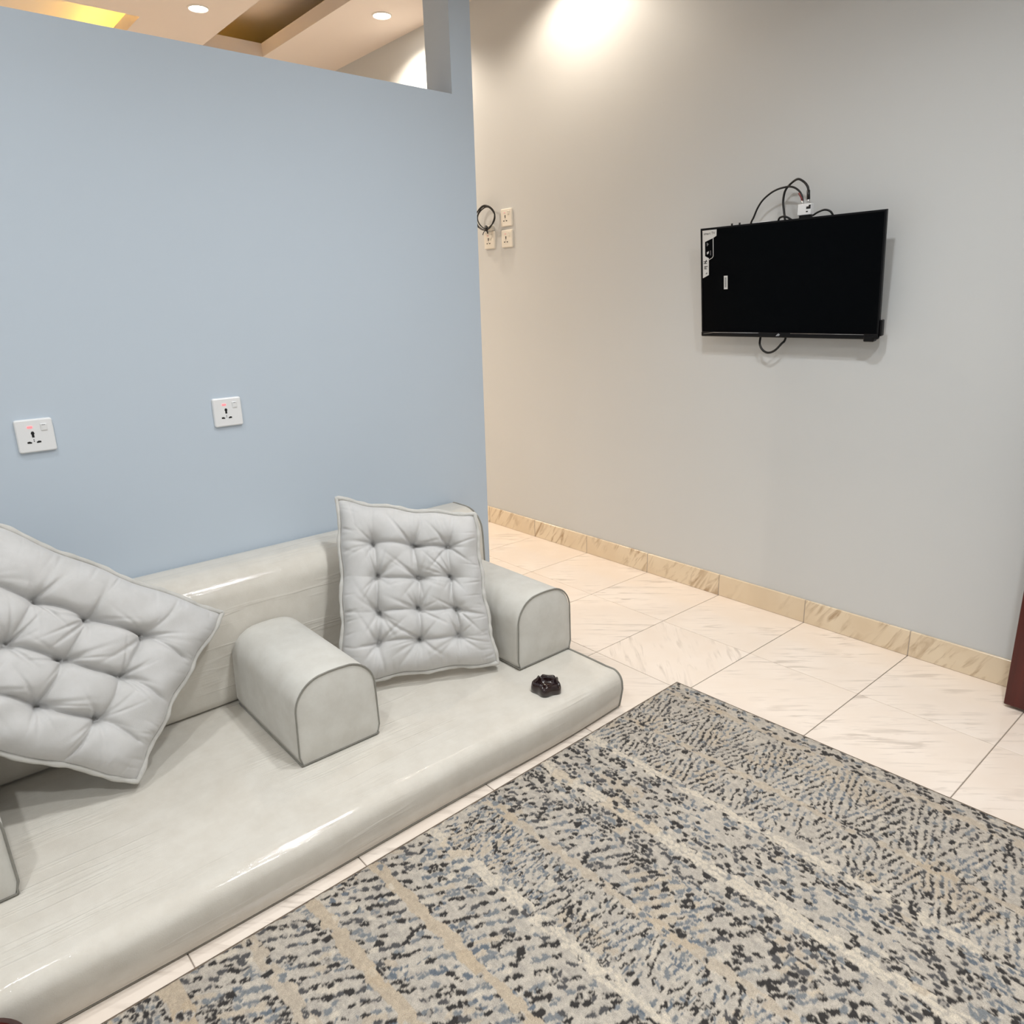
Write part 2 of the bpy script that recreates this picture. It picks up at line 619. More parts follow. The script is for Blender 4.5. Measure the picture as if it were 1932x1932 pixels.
# backrest bolster
BX = 0.452
back = empty('bolster_cushion', (0.35, -2.3, SZ))
tag(back, 'long beige backrest bolster under clear plastic film, against the blue-grey partition', 'sofa backrest')


def back_ring(y, s=0.0):
    wv = float(hash_noise(np.array(y), 21, 6.0)) * 0.004
    xf = BX + wv * 0.5
    prof = [(0.256 + s, SZ + 0.003), (0.256 + s, 0.515 - s)]
    prof += [(a, b - s) for a, b in arc(0.272, 0.519, 0.014, 170, 95, 4)]
    for x in np.linspace(0.29, 0.345, 4):
        prof.append((float(x), 0.534 - s))
    prof += [(a - s * .5, b - s) for a, b in arc(xf - 0.105, 0.454, 0.096, 86, 3, 14, 0.080)]
    for z in np.linspace(0.44, SZ + 0.03, 8):
        prof.append((xf - 0.009 + 0.009 * (0.44 - float(z)) / 0.28 - s * .5 + 0.004 * math.sin((z - .14) * 9), float(z)))
    prof += [(xf - 0.004 - s * .5, SZ + 0.012), (xf - 0.014 - s * .5, SZ + 0.003)]
    return [(a - 0.35, y + 2.3, b - SZ) for a, b in prof]


rings = [back_ring(-1.040, 0.012), back_ring(-1.0425, 0.006), back_ring(-1.047, 0.002)] + [back_ring(y) for y in np.linspace(-1.054, SEAT_Y1, 180)]
loft('bolster_cover', rings, MAT['film'], back)
tube('piping', back_ring(-1.0425, 0.003)[1:], 0.0035, MAT['seam'], back, 6)

# armrests
AW, AH, AD = 0.232, 0.240, 0.436


def arm_prof(s=0.0):
    hw = AW / 2 - s
    r = 0.086 - s * 0.4
    h = AH - s
    p = [(-hw + 0.004, 0.003), (-hw - 0.003, 0.03), (-hw - 0.002, 0.07), (-hw, h - 0.09)]
    p += arc(-hw + r, h - r, r, 176, 100, 9)
    p += [(-0.015, h + 0.001), (0.015, h + 0.001)]
    p += arc(hw - r, h - r, r, 80, 4, 9)
    p += [(hw, h - 0.09), (hw + 0.002, 0.07), (hw + 0.003, 0.03), (hw - 0.004, 0.003)]
    return p


def armrest(yc, label):
    a = empty('armrest', (0.455, yc, SZ - 0.001))
    tag(a, label, 'armrest', 'loose bolster armrests on the floor sofa')
    xs = [(0.0, 0.012), (0.004, 0.005), (0.012, 0.0)] + [(float(x), 0.0) for x in np.linspace(0.03, AD - 0.02, 10)] + [(AD - 0.008, 0.001), (AD - 0.002, 0.004)]
    rings_ = [[(x, b, c) for b, c in arm_prof(s)] for x, s in xs]
    loft('body', rings_, MAT['armvelvet'], a)
    # slightly domed front panel
    pr = arm_prof(0.005)
    vs_, fs = [], []
    n = len(pr)
    K = 5
    for k in range(K):
        f = 1 - k / K
        for b, c in pr:
            vs_.append((AD - 0.002 + 0.012 * (1 - f ** 3), b * f, 0.105 + (c - 0.105) * f))
    vs_.append((AD + 0.010, 0, 0.105))
    for k in range(K - 1):
        for i in range(n):
            i2 = (i + 1) % n
            fs.append((k * n + i, (k + 1) * n + i, (k + 1) * n + i2, k * n + i2))
    for i in range(n):
        fs.append(((K - 1) * n + i, K * n, (K - 1) * n + (i + 1) % n))
    me = mesh('front_panel', vs_, fs)
    bm = bmesh.new()
    bm.from_mesh(me)
    bmesh.ops.recalc_face_normals(bm, faces=bm.faces)
    bm.to_mesh(me)
    bm.free()
    new_obj('front_panel', me, MAT['armvelvet'], a, True)
    tube('piping', [(AD - 0.001, b, c + .001) for b, c in arm_prof(0.001)], 0.0026, MAT['seam'], a, 6, True)
    bl = [(x, s * (AW / 2 - 0.003), 0.005) for s, x in ((-1, AD), (-1, 0.01))]
    tube('bottom_seam', bl, 0.003, MAT['seam'], a, 6)
    tube('bottom_seam', [(x, -b, c) for x, b, c in bl], 0.003, MAT['seam'], a, 6)
    return a


armrest(-1.148, 'beige velvet armrest at the far end of the sofa, nearest the tiled floor')
armrest(-1.900, 'beige velvet armrest in the middle of the sofa, between the two tufted cushions')
armrest(-2.752, 'beige velvet armrest cut by the left edge of the photo, under the tilted cushion')

# ------------------------------------------------------------------ tufted cushions


def cushion(name, label, TL, TR, BR, BL, tufts, rows, T, seed, nu, nv, back_T, bow):
    TL, TR, BR, BL = [np.array(p, float) for p in (TL, TR, BR, BL)]
    ctr = (TL + TR + BR + BL) / 4
    rng = np.random.RandomState(seed)
    u = np.linspace(0, 1, nu)
    v = np.linspace(0, 1, nv)
    U, V = np.meshgrid(u, v)
    W = (np.linalg.norm(TR - TL) + np.linalg.norm(BR - BL)) / 2
    H = (np.linalg.norm(BL - TL) + np.linalg.norm(BR - TR)) / 2
    nrm = np.cross(BL - TL, TR - TL)
    nrm /= np.linalg.norm(nrm)
    if nrm[0] < 0:
        nrm = -nrm
    # wavy outline: edges pull in a little
    Uw = U + (0.5 - U) * 0.05 * np.sin(np.pi * V) + 0.006 * np.sin(V * 23 + seed) * np.abs(2 * U - 1)
    Vw = V + (0.5 - V) * 0.04 * np.sin(np.pi * U) + 0.006 * np.sin(U * 19 + seed * 2) * np.abs(2 * V - 1)
    P = (TL[None, None] * ((1 - Uw) * (1 - Vw))[..., None] + TR * (Uw * (1 - Vw))[..., None] + BR * (Uw * Vw)[..., None] + BL * ((1 - Uw) * Vw)[..., None])
    P = P + nrm * (bow * (np.sin(np.pi * U) * 0.4 + np.sin(np.pi * V) * 0.6))[..., None]
    eu = np.clip(4 * U * (1 - U), 0, 1)
    ev = np.clip(4 * V * (1 - V), 0, 1)
    infl = (1 - (1 - eu) ** 3) ** 0.62 * (1 - (1 - ev) ** 3) ** 0.62
    h = T * infl
    X, Y = U * W, V * H
    keep = np.ones_like(U)
    wr = np.zeros_like(U)
    for (tu, tv) in tufts:
        dx, dy = X - tu * W, Y - tv * H
        r = np.sqrt(dx * dx + dy * dy)
        keep = keep * (1 - 0.84 * np.exp(-(r / 0.024) ** 0.9))
        th = np.arctan2(dy, dx)
        for q in range(9):
            a0 = rng.rand() * 6.283
            wd = 0.10 + rng.rand() * 0.10
            L = 0.03 + rng.rand() * 0.06
            da = np.abs((th - a0 + np.pi) % (2 * np.pi) - np.pi)
            amp = (0.004 + rng.rand() * 0.007) * np.minimum(r / 0.008, 1) * np.exp(-(r / L) ** 2)
            wr -= amp * np.exp(-(da * np.maximum(r, 0.004) / (wd * 0.035)) ** 2)
    # creases joining neighbouring tufts
    for (a, b, dep) in rows:
        p0 = np.array([tufts[a][0] * W, tufts[a][1] * H]) if isinstance(a, int) else np.array([a[0] * W, a[1] * H])
        p1 = np.array([tufts[b][0] * W, tufts[b][1] * H]) if isinstance(b, int) else np.array([b[0] * W, b[1] * H])
        d = p1 - p0
        L = np.linalg.norm(d)
        t = np.clip(((X - p0[0]) * d[0] + (Y - p0[1]) * d[1]) / L ** 2, 0, 1)
        wob = 0.004 * np.sin(t * np.pi) * (1 if rng.rand() > 0.5 else -1)
        nx, ny = -d[1] / L, d[0] / L
        dist = np.abs((X - p0[0] - t * d[0]) * nx + (Y - p0[1] - t * d[1]) * ny - wob) + np.hypot(X - p0[0] - t * d[0], Y - p0[1] - t * d[1]) * 0.3
        keep = keep * (1 - dep * np.exp(-(dist / 0.008) ** 1.0))
    # puckers along the rim
    for e, coord, inw in ((0, X, V * H), (1, X, (1 - V) * H), (2, Y, U * W), (3, Y, (1 - U) * W)):
        for q in range(22):
            c0 = rng.rand() * coord.max()
            s = 0.0025 + rng.rand() * 0.003
            L = 0.02 + rng.rand() * 0.03
            drift = (rng.rand() - .5) * 0.5
            wr -= (0.0015 + rng.rand() * 0.003) * np.exp(-((coord - c0 - drift * inw) / s) ** 2) * np.exp(-(inw / L) ** 2) * np.minimum(inw / 0.008, 1)
    soft = 0.003 * np.sin(X * 31 + seed) * np.sin(Y * 27 + seed * 3) + 0.002 * np.sin(X * 53 + Y * 41)
    hf = h * keep + (wr + soft) * np.minimum(infl * 1.6, 1)
    hb = back_T * infl
    Vf = P + nrm * (hf + 0.004)[..., None]
    Vb = P - nrm * (hb + 0.004)[..., None]
    root = empty(name, tuple(ctr - np.array([0, 0, ctr[2] - min(BL[2], BR[2])])))
    tag(root, label, 'cushion', 'tufted cushions on the floor sofa')
    org = np.array(root.location)
    allv = np.concatenate([Vf.reshape(-1, 3), Vb.reshape(-1, 3)]) - org
    n = nu * nv
    idx = np.arange(n).reshape(nv, nu)
    a, b, c, d = idx[:-1, :-1].ravel(), idx[:-1, 1:].ravel(), idx[1:, 1:].ravel(), idx[1:, :-1].ravel()
    f1 = np.stack([a, d, c, b], 1)
    f2 = np.stack([a, b, c, d], 1) + n
    border = np.concatenate([idx[0, :-1], idx[:-1, -1], idx[-1, :0:-1], idx[:0:-1, 0]])
    f3 = np.stack([border, np.roll(border, -1), np.roll(border, -1) + n, border + n], 1)
    fs = np.concatenate([f1, f2, f3])
    me = mesh('cushion_body', allv, fs.tolist())
    bm = bmesh.new()
    bm.from_mesh(me)
    bmesh.ops.recalc_face_normals(bm, faces=bm.faces)
    bm.to_mesh(me)
    bm.free()
    new_obj('cushion_body', me, MAT['velvet'], root, True)
    # rolled edge on front and back rim
    Pm = (P - org).reshape(-1, 3)[border]
    cc = Pm.mean(0)
    for off, rad in ((0.0075, 0.0066), (-0.0095, 0.0066)):
        pts = [p + nrm * off + (p - cc) / np.linalg.norm(p - cc) * 0.004 for p in Pm]
        pts = pts[::2]
        ph = rng.rand() * 6
        tube('rolled_edge', pts, rad, MAT['piping'], root, 8, True, lambda t: 1 + 0.13 * math.sin(t * 190 + ph) + 0.1 * math.sin(t * 301 + 1))
    return root


cols2, rows2 = (0.24, 0.52, 0.78), (0.22, 0.42, 0.62, 0.80)
tf = [(c + (0.02 if j == 1 else 0) * (1 if i == 1 else 0), r) for j, r in enumerate(rows2) for i, c in enumerate(cols2)]
cr = []
for j in range(4):
    for i in range(2):
        cr.append((j * 3 + i, j * 3 + i + 1, 0.30))
for j in range(3):
    for i in range(3):
        cr.append((j * 3 + i, j * 3 + i + 3, 0.26))
cushion('tufted_cushion', 'pale grey tufted velvet cushion propped upright between the middle and far armrests',
        (0.455, -1.622, 0.690), (0.716, -1.285, 0.620), (0.838, -1.315, 0.158), (0.625, -1.755, 0.160),
        tf, cr, 0.068, 5, 190, 210, 0.026, 0.012)
# second cushion lies on its side, standing on one corner
cols1, rows1 = (0.06, 0.28, 0.50, 0.74), (0.28, 0.52, 0.76)
tf1 = [(c, r) for r in rows1 for c in cols1]
cr1 = []
for j in range(3):
    for i in range(3):
        cr1.append((j * 4 + i, j * 4 + i + 1, 0.62))
for j in range(2):
    for i in range(4):
        cr1.append((j * 4 + i, j * 4 + i + 4, 0.24))
for j in range(3):
    cr1.append((j * 4 + 3, (0.93, rows1[j] + 0.05), 0.30))
cr1.append((11, (0.70, 0.98), 0.35))
cr1.append((3, (0.78, 0.04), 0.15))
cushion('tufted_cushion', 'pale grey tufted velvet cushion tilted on one corner, cut by the left edge',
        (0.415, -2.515, 0.800), (0.505, -2.040, 0.447), (0.690, -2.362, 0.158), (0.600, -2.845, 0.475),
        tf1, cr1, 0.070, 11, 230, 190, 0.026, 0.012)

# ------------------------------------------------------------------ rug
RUG_T = 0.009
rug = empty('area_rug', (1.152, -0.776, 0.0), math.radians(1.35))
tag(rug, 'patterned grey, blue and beige rug with rows of dark dashes, on the tiles', 'rug')
LX, LY = 1.55, 2.6
PIT = 0.003
nx, ny = int(LX / PIT) + 1, int(LY / PIT) + 1
gx = np.linspace(0, LX, nx)
gy = np.linspace(0, LY, ny)        # distance from the far edge
GX, GY = np.meshgrid(gx, gy)
rng = np.random.RandomState(12)


def vnoise(X, Y, sx, sy, seed):
    r = np.random.RandomState(seed)
    T_ = r.rand(257, 257)
    a, b = X * sx, Y * sy
    i, j = np.floor(a).astype(int), np.floor(b).astype(int)
    fa, fb = a - i, b - j
    fa, fb = fa * fa * (3 - 2 * fa), fb * fb * (3 - 2 * fb)
    i, j = i % 256, j % 256
    return (T_[j, i] * (1 - fa) + T_[j, i + 1] * fa) * (1 - fb) + (T_[j + 1, i] * (1 - fa) + T_[j + 1, i + 1] * fa) * fb


# bands measured from the far edge: (end, kind)
bands = [(0.055, 'edge'), (0.08, 'tanmix'), (0.29, 'chev'), (0.31, 'tanmix'), (0.45, 'chev2'), (0.475, 'creamline'), (0.53, 'darkdots'), (0.60, 'mix'),
         (0.635, 'darkdots'), (0.672, 'cream'), (0.74, 'darkdots'), (0.86, 'blue'), (0.885, 'tanmix'), (1.03, 'chev3'), (1.06, 'cream'), (1.20, 'blue'),
         (1.228, 'tan'), (1.36, 'dash'), (1.39, 'tan'), (1.50, 'dash'), (1.53, 'tanmix'), (1.66, 'blue'), (1.70, 'tan'), (1.79, 'darkdots'),
         (1.86, 'tan'), (2.05, 'chev'), (2.10, 'cream'), (2.3, 'dash'), (2.35, 'tan'), (2.6, 'chev2'), (2.7, 'cream'), (3.1, 'dash')]
kinds = ['edge', 'tanmix', 'chev', 'chev2', 'chev3', 'creamline', 'darkdots', 'mix', 'cream', 'blue', 'tan', 'dash']
ends = np.array([b[0] for b in bands])
kid = np.array([kinds.index(b[1]) for b in bands])
# knot lattice, jittered
wx = (vnoise(GX, GY, 60, 60, 1) - .5) * 0.010 + (vnoise(GX, GY, 150, 150, 2) - .5) * 0.006
wy = (vnoise(GX, GY, 60, 60, 3) - .5) * 0.007 + (vnoise(GX, GY, 150, 150, 4) - .5) * 0.005
px_, py_ = GX + wx, GY + wy
bj = (vnoise(GX, GY, 45, 60, 5) - .5) * 0.016
band = kid[np.clip(np.searchsorted(ends, GY + bj), 0, len(kid) - 1)]
K = {k: i for i, k in enumerate(kinds)}


def isb(k):
    return band == K[k]


def tri(x, p):
    return np.abs((x / p) % 1.0 - 0.5) * p * 2


PHI = math.radians(62)
chevx = tri(px_, 0.20)
chevy = tri(px_ + .06, 0.16)
sx_ = np.where(isb('chev'), chevx, np.where(isb('chev2') | isb('chev3'), chevy, px_))
directional = isb('chev') | isb('chev2') | isb('chev3') | isb('dash') | isb('blue')
S_ = np.where(directional, sx_ * math.sin(PHI) + py_ * math.cos(PHI), py_ + 0.0)
A_ = np.where(directional, sx_ * math.cos(PHI) - py_ * math.sin(PHI) + 2, px_)
RS = np.where(directional, np.where(isb('chev') | isb('chev2'), 0.0155, 0.0140), 0.0150)
CA = np.where(directional, 0.0225, 0.0195)
row = np.floor(S_ / RS).astype(int)
aa = A_ + (row % 2) * CA * 0.5
colm = np.floor(aa / CA).astype(int)
fx = aa / CA - colm - 0.5
fy = S_ / RS - row - 0.5
cell = (row * 7919 + colm * 104729 + band * 13 + np.floor(px_ / 0.1).astype(int) * directional * 31) % 65521
rt1, rt2, rt3, rt4 = [np.random.RandomState(s).rand(65521) for s in (31, 32, 33, 34)]
c1, c2, c3, c4 = rt1[cell], rt2[cell], rt3[cell], rt4[cell]
ccx, ccy = px_, py_
patch = vnoise(ccx, ccy, 7, 9, 8)              # colour drifts over the rug
patch2 = vnoise(ccx, ccy, 11, 14, 9)


def lin(r, g, b):
    return np.array(srgb(r, g, b)[:3])


C_bg, C_bg2 = lin(194, 184, 170), lin(166, 158, 148)
C_dark, C_char, C_slate, C_blue = lin(46, 42, 40), lin(78, 76, 76), lin(122, 125, 127), lin(100, 107, 115)
C_cream, C_tan, C_grey = lin(208, 196, 178), lin(186, 164, 134), lin(160, 156, 150)
bgn = vnoise(GX, GY, 90, 160, 14)
base = C_bg2 + (C_bg - C_bg2) * (bgn * 0.9 + patch * 0.4 - 0.05)[..., None].clip(0, 1)
# per-cell colour
cellcol = np.where((c1 < 0.50)[..., None], C_dark, np.where((c1 < 0.80)[..., None], C_char, C_slate))
bl = (patch > 0.60) & (c1 > 0.40)
cellcol = np.where(bl[..., None], np.where((c2 < 0.5)[..., None], C_blue, C_slate), cellcol)
prob = np.zeros_like(GX)
size = np.full_like(GX, 0.42)
even = (row % 2) == 0
prob = np.where(isb('edge'), 0.62, prob)
prob = np.where(isb('chev'), np.where(even, 0.98, 0.06), prob)
prob = np.where(isb('chev2'), np.where(even, 0.95, 0.10), prob)
prob = np.where(isb('chev3'), np.where(even, 0.8, 0.25), prob)
prob = np.where(isb('dash'), np.where(even, 0.95, 0.2), prob)
prob = np.where(isb('blue'), np.where(even, 0.92, 0.3), prob)
prob = np.where(isb('darkdots'), 0.70, prob)
prob = np.where(isb('mix'), 0.55, prob)
prob = np.where(isb('tanmix'), 0.30, prob)
prob = np.where(isb('tan'), 0.06, prob)
prob = np.where(isb('cream') | isb('creamline'), 0.22, prob)
prob = prob * (0.72 + 0.55 * patch2)
isdot = c3 < prob
size = 0.38 + 0.17 * c2
rx = np.where(directional, 1.06, 0.95)
rad = np.sqrt((fx / rx) ** 2 + fy ** 2) + (vnoise(GX, GY, 160, 160, 17) - .5) * 0.40
mask = np.clip((size - rad) / 0.10 + 0.5, 0, 1) * isdot
# broken fill inside dots: little bare flecks
fleck = vnoise(GX, GY, 210, 210, 21)
mask = mask * np.where((fleck > 0.70) & (c4 < 0.6), 0.35, 1.0)
cream_dot = (isb('cream') | isb('creamline')) & (~isdot)
tan_dot = (isb('tan')) & (~isdot)
tanm = (isb('tanmix')) & (~isdot)
base = np.where(tan_dot[..., None], base * 0.45 + C_tan * 0.55, base)
base = np.where(tanm[..., None], base * 0.65 + C_tan * 0.35, base)
cmask = np.clip((0.47 - rad) / 0.1 + .5, 0, 1)
base = np.where(cream_dot[..., None], base * (1 - cmask[..., None]) + C_cream * cmask[..., None], base)
rand_cream = (~isdot) & (c4 > 0.94)
base = np.where(rand_cream[..., None], base * (1 - cmask[..., None] * .7) + C_cream * cmask[..., None] * .7, base)
tanp = (patch2 > 0.72) & (~isdot)
base = np.where(tanp[..., None], base * 0.65 + C_tan * 0.35, base)
colr = base * (1 - mask[..., None]) + cellcol * mask[..., None]
fine = vnoise(GX, GY, 240, 240, 25)
colr = colr * (0.88 + 0.24 * fine)[..., None]
edge_d = np.minimum(np.minimum(GX, LX - GX), np.minimum(GY, LY - GY))
hz = RUG_T + 0.0016 * (1 - np.clip(rad * 1.6, 0, 1)) - 0.0012 * mask + 0.0012 * (fleck - .5) - 0.004 * np.clip(1 - edge_d / 0.008, 0, 1)
Vr = np.stack([GX, -GY, hz], -1).reshape(-1, 3)
ids = np.arange(nx * ny).reshape(ny, nx)
F = np.stack([ids[:-1, :-1].ravel(), ids[1:, :-1].ravel(), ids[1:, 1:].ravel(), ids[:-1, 1:].ravel()], 1)
me = bpy.data.meshes.new('pile')
me.vertices.add(len(Vr))
me.vertices.foreach_set('co', Vr.astype(np.float32).ravel())
me.loops.add(F.size)
me.loops.foreach_set('vertex_index', F.astype(np.int32).ravel())
me.polygons.add(len(F))
me.polygons.foreach_set('loop_start', np.arange(0, F.size, 4, dtype=np.int32))
me.update(calc_edges=True)
me.validate()
ca = me.color_attributes.new('yarn', 'FLOAT_COLOR', 'POINT')
ca.data.foreach_set('color', np.concatenate([colr.reshape(-1, 3), np.ones((nx * ny, 1))], 1).astype(np.float32).ravel())
nt = NT('rug_yarn')
at = nt.n('ShaderNodeAttribute', attribute_name='yarn')
tc = nt.n('ShaderNodeTexCoord')
nz = nt.n('ShaderNodeTexNoise', i_Scale=520.0, i_Detail=3.0)
nt.l(tc.outputs['Object'], nz.inputs['Vector'])
mx = nt.n('ShaderNodeMix', data_type='RGBA', blend_type='MULTIPLY')
mx.inputs[0].default_value = 1.0
rr = ramp(nt, [(0.3, (0.72, 0.72, 0.72, 1)), (0.7, (1.1, 1.1, 1.1, 1))])
nt.l(nz.outputs['Fac'], rr.inputs['Fac'])
nt.l(at.outputs['Color'], mx.inputs[6])
nt.l(rr.outputs['Color'], mx.inputs[7])
nt.l(mx.outputs[2], nt.b.inputs['Base Color'])
bp = nt.n('ShaderNodeBump', i_Strength=0.8, i_Distance=0.0015)
nt.l(nz.outputs['Fac'], bp.inputs['Height'])
nt.l(bp.outputs['Normal'], nt.b.inputs['Normal'])
nt.set(Roughness=0.95, Sheen_Weight=0.1)
tag(new_obj('pile', me, nt.m, rug, True), kind='stuff')
MAT['binding'] = plain('rug_binding', srgb(112, 98, 84), 0.9, 0.15, 60)
box('backing', 0.002, LX - .002, -LY + .002, -0.002, 0.0005, 0.004, MAT['binding'], rug)
tube('binding', [(0, 0, .004), (0, -LY, .004), (LX, -LY, .004), (LX, 0, .004)], 0.0036, MAT['binding'], rug, 6, True)

# ------------------------------------------------------------------ ashtray on the seat
ash = empty('ashtray', (1.040, -1.285, SZ - 0.001), math.radians(20))
tag(ash, 'small dark brown glossy star-shaped ashtray on the sofa seat', 'ashtray')
vs_, fs = [], []
SEG = 80
prof = [(0.90, 0.0), (1.0, 0.004), (0.99, 0.018), (0.93, 0.030), (0.86, 0.034), (0.76, 0.032), (0.70, 0.022), (0.66, 0.012), (0.30, 0.009), (0.01, 0.009)]
for k, (rf, z) in enumerate(prof):
    for i in range(SEG):
        t = 2 * math.pi * i / SEG
        lobes = 1 + 0.10 * math.cos(5 * t) * (1 if k < 7 else 0.4)
        notch = -0.008 * max(0.0, math.cos(5 * t)) ** 10 if 3 <= k <= 5 else 0
        vs_.append((0.044 * rf * lobes * math.cos(t), 0.044 * rf * lobes * math.sin(t), z + notch))
for k in range(len(prof) - 1):
    for i in range(SEG):
        i2 = (i + 1) % SEG
        fs.append((k * SEG + i, k * SEG + i2, (k + 1) * SEG + i2, (k + 1) * SEG + i))
fs.append(tuple(range(SEG - 1, -1, -1)))
new_obj('tray', mesh('tray', vs_, fs), MAT['ash'], ash, True)

# dark round object at the bottom left corner of the frame
pot = empty('wooden_bowl', (1.258, -2.762, RUG_T + 0.0015))
tag(pot, 'dark brown rounded wooden bowl cut off at the bottom left corner, beside the sofa', 'bowl')
lathe('shell', [(0.001, 0.0), (0.040, 0.0), (0.046, 0.006), (0.062, 0.03), (0.078, 0.07), (0.086, 0.105), (0.087, 0.118), (0.084, 0.122), (0.078, 0.119)], MAT['pot'], pot)
lathe('inside', [(0.078, 0.119), (0.075, 0.100), (0.062, 0.05), (0.036, 0.025), (0.001, 0.02)], MAT['potin'], pot)

# ------------------------------------------------------------------ wall sockets


def rrect(w_, h_, r, n=5):
    p = []
    for cx, cy, a in ((w_ / 2 - r, h_ / 2 - r, 0), (-w_ / 2 + r, h_ / 2 - r, 90), (-w_ / 2 + r, -h_ / 2 + r, 180), (w_ / 2 - r, -h_ / 2 + r, 270)):
        for i in range(n + 1):
            t = math.radians(a + 90 * i / n)
            p.append((cx + r * math.cos(t), cy + r * math.sin(t)))
    return p


def plate_mesh(name, w_, h_, d, r, mat, parent):
    """plate lying in local xz, front towards -y, with a soft front edge"""
    ringsp = [(0.0, 0.0), (0.0, d * 0.55), (0.0012, d * 0.85), (0.0035, d)]
    base_ = [rrect(w_ - 2 * s, h_ - 2 * s, max(r - s, 0.001)) for s, _ in ringsp]
    n = len(base_[0])
    vs2, fs2 = [], []
    for (s, y), b in zip(ringsp, base_):
        vs2 += [(a, -y, c) for a, c in b]
    for k in range(len(ringsp) - 1):
        for i in range(n):
            i2 = (i + 1) % n
            fs2.append((k * n + i, k * n + i2, (k + 1) * n + i2, (k + 1) * n + i))
    fs2.append(tuple((len(ringsp) - 1) * n + i for i in range(n)))
    me2 = mesh(name, vs2, fs2)
    bm = bmesh.new()
    bm.from_mesh(me2)
    bmesh.ops.recalc_face_normals(bm, faces=bm.faces)
    bm.to_mesh(me2)
    bm.free()
    return new_obj(name, me2, mat, parent)


def socket(loc, rz, label, group, mat, lit, cat='wall socket'):
    s = empty('wall_socket', loc, rz)
    tag(s, label, cat, group)
    d = 0.0095
    plate_mesh('plate', 0.086, 0.086, d, 0.006, mat, s)
    f = -d - 0.0004
    # universal outlet openings: flared earth slot above, two flared pin slots below
    ex, ez = -0.006, -0.006
    prism('earth_slot', [(ex - .0028, ez + .002), (ex + .0028, ez + .002), (ex + .0028, ez + .010), (ex + .0044, ez + .012), (ex + .003, ez + .0165), (ex, ez + .018), (ex - .003, ez + .0165), (ex - .0044, ez + .012), (ex - .0028, ez + .010)], f, f + 0.003, MAT['slot'], s)
    for sg in (-1, 1):
        prism('pin_slot', [(ex + sg * a, ez + b) for a, b in ((.005, -.0105), (.010, -.0075), (.0155, -.0085), (.0155, -.0125), (.006, -.0132))], f, f + 0.003, MAT['slot'], s)
    for dz in (-.004, -.008):
        prism('screw_dot', [(ex + .0013 * math.cos(i), ez + dz + .0013 * math.sin(i)) for i in np.linspace(0, 5.5, 8)], f, f + .003, MAT['slot'], s)
    sw = plate_mesh('switch', 0.015, 0.019, 0.0035, 0.0015, mat, s)
    sw.location = (0.0215, -d + 0.0005, 0.0205)
    sw.rotation_euler = (math.radians(5), 0, 0)
    mk_ = prism('switch_mark', [(0.017, 0.0262), (0.025, 0.0262), (0.025, 0.0274), (0.017, 0.0274)], -d - 0.0038, -d - 0.003, MAT['inkgrey'], sw)
    mk_.matrix_parent_inverse = Matrix.LocRotScale(sw.location, sw.rotation_euler, None).inverted()
    prism('indicator', rrect_shift(0.012, 0.005, 0.002, -0.010, 0.023), f - 0.0006, f + 0.003, MAT['neon'] if lit else MAT['neon_plate'], s)
    return s


def rrect_shift(w_, h_, r, cx, cy):
    return [(a + cx, b + cy) for a, b in rrect(w_, h_, r)]


# partition sockets face +x: local -y -> +x
socket((XP, -2.362, 0.972), math.pi / 2, 'white square socket with lit red neon, at the far left of the partition', 'sockets on the blue-grey partition', MAT['plastic'], True)
socket((XP, -1.859, 0.976), math.pi / 2, 'white square socket with lit red neon, above the middle armrest on the partition', 'sockets on the blue-grey partition', MAT['plastic'], True)
socket((-0.579, 0, 1.695), 0, 'upper of two stacked white sockets on the far end of the television wall', 'sockets on the television wall', MAT['ivory'], False)
socket((-0.577, 0, 1.592), 0, 'lower of two stacked white sockets on the far end of the television wall', 'sockets on the television wall', MAT['ivory'], False)
socket((-0.722, 0, 1.594), 0, 'white socket under the black cable coil, next to the partition edge', 'sockets on the television wall', MAT['ivory'], False)

# coiled black cable hung over the socket
coil = empty('cable_coil', (-0.715, -0.03, 1.64))
tag(coil, 'coil of thin black cable tied with a knot, hanging above a socket', 'cable')
for k, (dr_, dx, dz, dy) in enumerate(((0.057, 0.0, 0.0, 0.0), (0.061, 0.003, 0.001, -0.007), (0.053, -0.003, 0.002, 0.007))):
    pts = []
    for i in range(40):
        t = 2 * math.pi * i / 40
        pts.append((dx + 1.30 * dr_ * math.cos(t) - 0.006, dy + 0.004 * math.sin(3 * t + k), 0.064 + dz + dr_ * math.sin(t)))
    tube('cable_loop', pts, 0.0032, MAT['cable'], coil, 8, True)
bmk = bmesh.new()
bmesh.ops.create_icosphere(bmk, subdivisions=3, radius=0.013)
for v in bmk.verts:
    v.co *= 1 + 0.25 * math.sin(v.co.x * 300) * math.cos(v.co.z * 260)
    v.co += Vector((0.006, -0.004, 0.012))
mk = bpy.data.meshes.new('knot')
bmk.to_mesh(mk)
bmk.free()
new_obj('knot', mk, MAT['cable'], coil, True)
tube('cable_end', catmull([(0.006, -0.004, 0.012), (-0.012, -.008, -.004), (-0.026, -.006, -.018)], 6), 0.0022, MAT['cable'], coil)
tube('cable_end', catmull([(0.008, -0.004, 0.012), (0.014, -.008, -.002), (0.012, -.002, -.014)], 6), 0.0032, MAT['cable'], coil)
plug = empty('cable_plug', (-0.700, -0.0005, 1.652))
tag(plug, 'small white plug cap on the wall beside the black cable coil', 'plug')
box('cap', -0.012, 0.014, -0.028, 0.0, -0.010, 0.012, MAT['ivory'], plug, 0.003)
tube('stub', [(0, -0.026, 0.0), (0, -0.034, 0.0)], 0.004, MAT['ivory'], plug)

